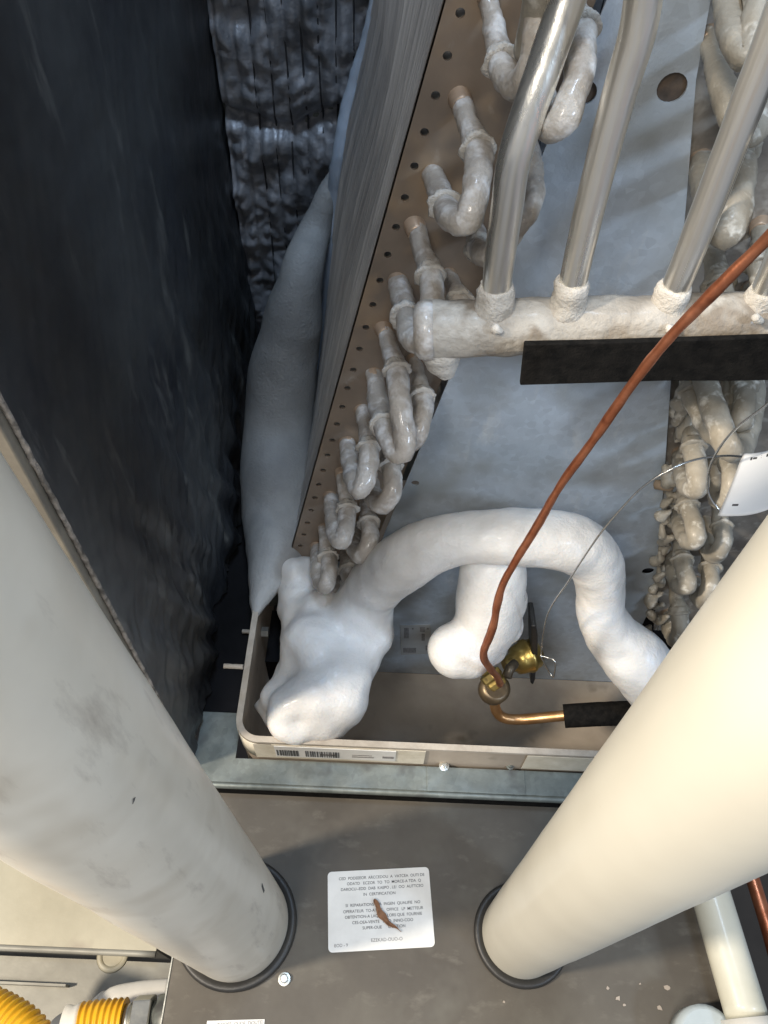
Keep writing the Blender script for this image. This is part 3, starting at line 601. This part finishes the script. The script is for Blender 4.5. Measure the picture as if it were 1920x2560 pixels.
def col(m):
    pts = [(846, 420, .57, 20), (815, 500, .56, 34), (782, 590, .55, 46), (755, 680, .52, 56), (728, 820, .51, 78), (704, 960, .50, 88), (696, 1080, .48, 90), (692, 1200, .44, 92), (694, 1290, .415, 90), (690, 1370, .385, 80), (668, 1440, .365, 52), (648, 1500, .345, 30), (636, 1550, .33, 12)]
    C = [P(u, v, y=y) for u, v, y, p in pts]; C = [c if c[2] > .05 else P(u, v, z=.05) for c, (u, v, y, p) in zip(C, pts)]; m.tube(C, [rad(p[3], c) for p, c in zip(pts, C)], 28, .006, round_ends=True)
ice('frost_column', col, FROSTW, .003, 30, .0012, label='tall smooth grey frost column standing outside the left coil slab')
ICY = mat('wet_ice', (.50, .58, .68), (.62, .69, .78), .12, .3, nscale=40, stretch=(1, 1, .2), bump=.5, bscale=220, bdist=.001, coat=.5, sss=.15)
def rib(m):
    pts = [(938, -60, .585, 10), (925, 60, .58, 14), (893, 180, .575, 18), (870, 280, .57, 22), (850, 400, .56, 24), (838, 500, .56, 22), (828, 620, .555, 18), (815, 760, .55, 14), (800, 900, .545, 11), (785, 1040, .54, 8)]
    C = [P(u, v, y=y) for u, v, y, p in pts]; m.tube(C, [rad(p[3], c) for p, c in zip(pts, C)], 20, .006, round_ends=True)
ice('ice_ridge', rib, ICY, .0022, 5, .0018, label='thin glossy bluish ice ridge running up the rear edge of the fins')
def crust(m):
    for k in range(62):
        t = k/61; u = 1722-98*t+random.uniform(-12, 22); v = 880+700*t+random.uniform(-8, 8); y = Y0-random.uniform(.002, .018)
        c = P(u, v, y=y); r = random.uniform(.002, .0055)
        c2 = c+np.array([random.uniform(-.005, .005), random.uniform(-.004, .004), random.uniform(.004, .014)])
        m.tube([c, c2], [r, r*.6], 10, .003, amp=.002, freq=180, round_ends=True, seed=k)
ice('frost_crust', crust, FROST_R, .0012, 5, .0018, label='crumbly frost crust running down the inner edge of the right coil slab')
# ------------------------------------------------------------------ expansion valve
vy = .262
vb = P(1236, 1705, y=vy)
val = thing('expansion_valve', P(1240, 1740, y=vy), 'brass expansion valve with copper elbow sitting in front of the ice lump', 'valve')
pA, pB = P(1262, 1665, y=.285), P(1345, 1628, y=.300)
ax = Vector(pB-pA).normalized(); L_ = (Vector(pB)-Vector(pA)).length
k = rad(1, pA)
M().lathe(pA, ax, [(0, 20*k), (L_*.25, 24*k), (L_*.3, 34*k), (L_*.45, 38*k), (L_*.6, 40*k), (L_*.63, 44*k), (L_*.72, 44*k), (L_*.75, 40*k), (L_*.9, 38*k), (L_*1.0, 30*k)], 32).build('power_head', BRASS, val)
dc = P(1334, 1640, y=.283)
M().prism([P(u, v, y=.290) for u, v in ((1328, 1566), (1341, 1566), (1345, 1590), (1344, 1640), (1338, 1700), (1333, 1713), (1326, 1708), (1329, 1650))], (-.001, .022, 0)).build('diaphragm_disc', RUBBER, val, bevel=.001)
n0 = P(1224, 1685, y=.262); n1 = P(1252, 1722, y=.252); axn = Vector(n1-n0).normalized(); k = rad(1, n0)
M().lathe(n0, axn, [(-18*k, 16*k), (-6*k, 20*k), (-4*k, 30*k), (14*k, 31*k), (17*k, 26*k), (26*k, 27*k), (40*k, 22*k)], 6, False).build('hex_nut', BRASS, val, bevel=.0008)
M().lathe(P(1236, 1722, y=.262), (.1, -.2, 1), [(-.014, .010), (-.006, .0125), (.004, .0125), (.006, .009)], 24).build('valve_body', mat('dark_brass', (.10, .075, .05), (.2, .15, .09), .4, metal=.6, nscale=60), val)
M().tube([P(u, v, y=y) for u, v, y in ((1236, 1740, .262), (1240, 1775, .256), (1262, 1795, .252), (1310, 1798, .252), (1420, 1788, .252))], rad(13, P(1300, 1795, y=.252)), 22, .002, amp=.0002).build('liquid_line', COPPER2, val)
q = [P(u, v, y=.252) for u, v in ((1410, 1790), (1480, 1786), (1600, 1780), (1760, 1770))]
M().tube(q, rad(29, q[0]), 28, .003, amp=.0004).build('foam_sleeve', FOAM, val)
M().tube([P(u, v, y=y) for u, v, y in ((1285, 1660, .268), (1275, 1672, .262), (1268, 1690, .258))], .004, 14, .002, amp=.0006, freq=300).build('fitting', mat('dark_fitting', (.06, .05, .04), (.14, .11, .07), .4, metal=.5), val)
cap = [(1250, 1710, .250), (1244, 1694, .240), (1228, 1674, .231), (1212, 1652, .226), (1209, 1630, .225), (1220, 1600, .226), (1234, 1560, .228), (1243, 1510, .231), (1258, 1460, .234), (1290, 1400, .236), (1340, 1320, .238), (1400, 1215, .235), (1480, 1105, .232), (1570, 975, .23), (1660, 860, .228), (1780, 735, .226), (1900, 615, .225), (2000, 515, .222), (2100, 420, .22)]
C = [P(u, v, y=y) for u, v, y in cap]
tag(M().tube(C, [rad(8.5, C[0])]*8+[rad(9.5, C[9])]*(len(C)-8), 16, .002, amp=.0005, freq=45).build('capillary_tube', COPPER), 'thin reddish copper tube running diagonally from the brass valve to the upper right', 'tube')
# ------------------------------------------------------------------ wire ties and tag
def wire(pts, px, m, label, name='wire'):
    C = [P(u, v, y=y) for u, v, y in pts]
    return tag(M().tube(C, rad(px, C[len(C)//2]), 8, .002).build(name, m), label, 'wire')
WIREM = mat('wire_metal', (.50, .50, .48), (.66, .65, .62), .25, metal=.9, nscale=200)
wire([(1900, 1150, .275), (1850, 1141, .27), (1800, 1140, .262), (1735, 1150, .255), (1680, 1172, .25), (1610, 1215, .248), (1550, 1275, .247), (1500, 1335, .247), (1455, 1400, .248), (1420, 1455, .25), (1385, 1505, .255), (1366, 1545, .26), (1356, 1600, .265), (1352, 1640, .268)], 2.6, WIREM, 'thin grey wire arching across the ice from valve to right coil')
wire([(1352, 1640, .268), (1372, 1645, .266), (1388, 1655, .262), (1384, 1692, .26), (1376, 1685, .264), (1362, 1660, .266), (1352, 1640, .267)], 2.2, WIREM, 'small crumpled wire twist hanging beside the black valve disc')
wire([(1935, 995, .225), (1900, 1025, .225), (1850, 1062, .226), (1812, 1102, .23), (1784, 1145, .235), (1770, 1190, .238), (1772, 1235, .238), (1792, 1268, .235), (1815, 1288, .232)], 3.0, WIREM, 'bright wire loop from which the white tag hangs on the right')
tg = thing('paper_tag', P(1850, 1240, y=.225), 'white paper tag with curled corner hanging before the right coil', 'tag')
def tagf(s, t):
    a = np.array(P(1856, 1135, y=.244)); b = np.array(P(2010, 1072, y=.238)); c = np.array(P(1798, 1302, y=.206)); d = np.array(P(1990, 1250, y=.198))
    p = (a*(1-s)+b*s)*(1-t)+(c*(1-s)+d*s)*t; p[1] += -.004*math.sin(s*3.1)+.003*t*t; 
    if s < .12 and t < .1: p += (b-a)*.03*(1-t/.1)*(1-s/.12)
    return p
to = M().grid(tagf, 20, 20).build('tag_sheet', mat('white_card', (.82, .82, .81), (.88, .88, .87), .5), tg); so = to.modifiers.new('thickness', 'SOLIDIFY'); so.thickness = .0004
for (s0, t0, s1, t1) in ((.14, .055, .17, .10), (.18, .06, .24, .09), (.30, .045, .305, .055), (.30, .075, .305, .085), (.38, .04, .42, .085), (.43, .045, .46, .085), (.47, .05, .52, .085), (.12, .80, .20, .83)):
    vs = [np.array(tagf(s, t))+np.array([0, -.0006, .0003]) for s, t in ((s0, t0), (s1, t0), (s1, t1), (s0, t1))]
    M().prism(vs, (0, .0001, 0)).build('printed_mark', INK, to)
# ------------------------------------------------------------------ things left of the furnace
zl = -.20
lx = lambda u, v, z: P(u, v, z=z)
pf = thing('side_platform', (-.35, .1, zl), 'cream painted sheet metal box beside the furnace at lower left', 'metal box')
ya = P(150, 2372, z=zl)[1]; xe = P(395, 2350, z=zl)[0]
M().box((-.9, ya, zl-.002), (xe, .40, zl)).build('top_sheet', CREAM, pf)
M().tube([(-.9, ya-.001, zl-.001), (-.5, ya-.001, zl-.001), (xe, ya-.001, zl-.001)], .0028, 12, .03).build('folded_edge', GREYP, pf)
M().box((-.9, ya+.002, zl-.2), (xe, ya+.004, zl-.003)).build('front_sheet', GREYP, pf)
zs = -.235
sb = thing('pipe_shelf', (-.3, .0, zs), 'grey sheet metal shelf with a round hole below the cream box', 'shelf')
ss = M().box((-.9, -.2, zs-.002), (xl-.004, ya-.004, zs)).build('shelf_sheet', GREYP, sb)
hc = P(282, 2388, z=zs); hr = rad(24, hc)
cut_holes(ss, [(tuple(hc), hr)], (0, 0, 1))
M().lathe(hc, (0, 0, 1), [(-.001, hr-.0005), (.0008, hr+.0005), (.002, hr+.002), (.001, hr+.005), (.0002, hr+.006)], 30).build('hole_rim', CREAM, sb)
M().box((-.9, P(100, 2460, z=zs)[1]-.002, zs+.0005), (P(175, 2460, z=zs)[0], P(100, 2460, z=zs)[1], zs+.012)).build('stiffener', GREYP, sb)
zc = -.18
el = thing('drain_elbow', P(330, 2500, z=zc), 'white plastic drain elbow with open end beside the yellow gas hose', 'elbow')
C = [P(u, v, z=z) for u, v, z in ((425, 2480, zc), (375, 2484, zc), (330, 2490, zc), (285, 2500, zc), (262, 2520, zc-.006))]
M().tube(C, rad(30, C[0]), 28, .004).build('elbow_body', WHITEP, el)
M().lathe(C[-1], C[-1]-C[-2], [(-.004, rad(36, C[0])), (.004, rad(36, C[0])), (.0042, rad(27, C[0])), (-.002, rad(26, C[0]))], 28).build('socket', WHITEP, el)
zg = -.125
def hose(C, r, root, m):
    q = M(); pts = [Vector(c) for c in C]
    n = 0; full = []
    for i in range(len(pts)-1):
        for j in range(12):
            t = j/12; p0, p1, p2, p3 = pts[max(i-1, 0)], pts[i], pts[i+1], pts[min(i+2, len(pts)-1)]
            full.append(.5*((2*p1)+(p2-p0)*t+(2*p0-5*p1+4*p2-p3)*t*t+(3*p1-p0-3*p2+p3)*t**3))
    full.append(pts[-1]); d = [0]
    for i in range(1, len(full)): d.append(d[-1]+(full[i]-full[i-1]).length)
    L = d[-1]; N = int(L/.0045)*6; cp = []; j = 0
    for i in range(N+1):
        s = L*i/N
        while j < len(d)-2 and d[j+1] < s: j += 1
        t = (s-d[j])/max(1e-9, d[j+1]-d[j]); cp.append(full[j].lerp(full[j+1], t))
    rr = [r*(1+.055*math.cos(2*math.pi*i/6)) for i in range(N+1)]
    q.tube(cp, rr, 24, 1); q.build('corrugated_jacket', m, root)
g1 = thing('gas_hose', P(250, 2545, z=zg), 'yellow corrugated gas hose ending in a steel nut near the furnace edge', 'hose', 'yellow gas hoses')
hose([P(u, v, z=zg) for u, v in ((206, 2566), (250, 2560), (312, 2556))], rad(52, P(260, 2560, z=zg)), g1, YELLOW)
k = rad(1, P(340, 2560, z=zg)); a = Vector(P(314, 2556, z=zg)); b = Vector(P(430, 2548, z=zg)); ax = (b-a).normalized()
M().lathe(a, ax, [(0, 40*k), (14*k, 42*k), (16*k, 34*k), (22*k, 34*k)], 28).build('collar', STEEL, g1)
M().lathe(a+ax*22*k, ax, [(0, 60*k), (46*k, 60*k)], 6, False).build('hex_nut', STEEL, g1, bevel=.001)
M().lathe(a+ax*70*k, ax, [(0, 44*k), (10*k, 44*k), (12*k, 56*k), (60*k, 56*k)], 24).build('union', GALV, g1)
a = Vector(P(204, 2566, z=zg)); M().lathe(a, -ax, [(0, 50*k), (10*k, 52*k), (24*k, 46*k), (40*k, 50*k)], 24).build('pleated_end', WHITEP, g1)
g2 = thing('gas_hose', P(40, 2560, z=-.11), 'yellow corrugated gas hose curving out of the lower left corner', 'hose', 'yellow gas hoses')
hose([P(u, v, z=-.11) for u, v in ((-90, 2520), (-20, 2545), (50, 2590), (100, 2660))], rad(62, P(30, 2560, z=-.11)), g2, YELLOW)
M().lathe(P(150, 2560, z=-.2), (.6, -.5, .3), [(0, .012), (.02, .02), (.04, .02), (.06, .012)], 24).build('union', WHITEP, g1)
# ------------------------------------------------------------------ right of the furnace
dp = thing('drain_pipe', P(1800, 2560, z=.02), 'narrow beige PVC drain pipe behind the large cream pipe at lower right', 'pipe')
A1, A2 = P(1775, 2230, z=.03), P(1868, 2545, z=.03)
r = rad(57, A2); r = rad(52, A2)
M().tube([A1+(A1-A2)*.4, A1, A2], r, 32, .01).build('pipe_wall', PIPE_S, dp)
e = Vector(A2-A1).normalized()
M().lathe(A2, e, [(0, r*1.02), (.0, r*1.28), (.03, r*1.28), (.032, r)], 32).build('socket', WHITEP, dp)
q = M().lathe(P(1762, 2602, z=.02), (0, 0, 1), [(-.01, .02), (.006, .02), (.008, .017)], 28).build('fitting', mat('bluish_fitting', (.40, .45, .46), (.5, .55, .56), .4), dp)
C = [P(u, v, z=-.05) for u, v in ((1870, 2160), (1895, 2240), (1925, 2340), (1960, 2470))]
tag(M().tube(C, rad(17, C[1]), 20, .005).build('copper_pipe', COPPER), 'short dark copper pipe at the right edge below the cream pipe', 'pipe')
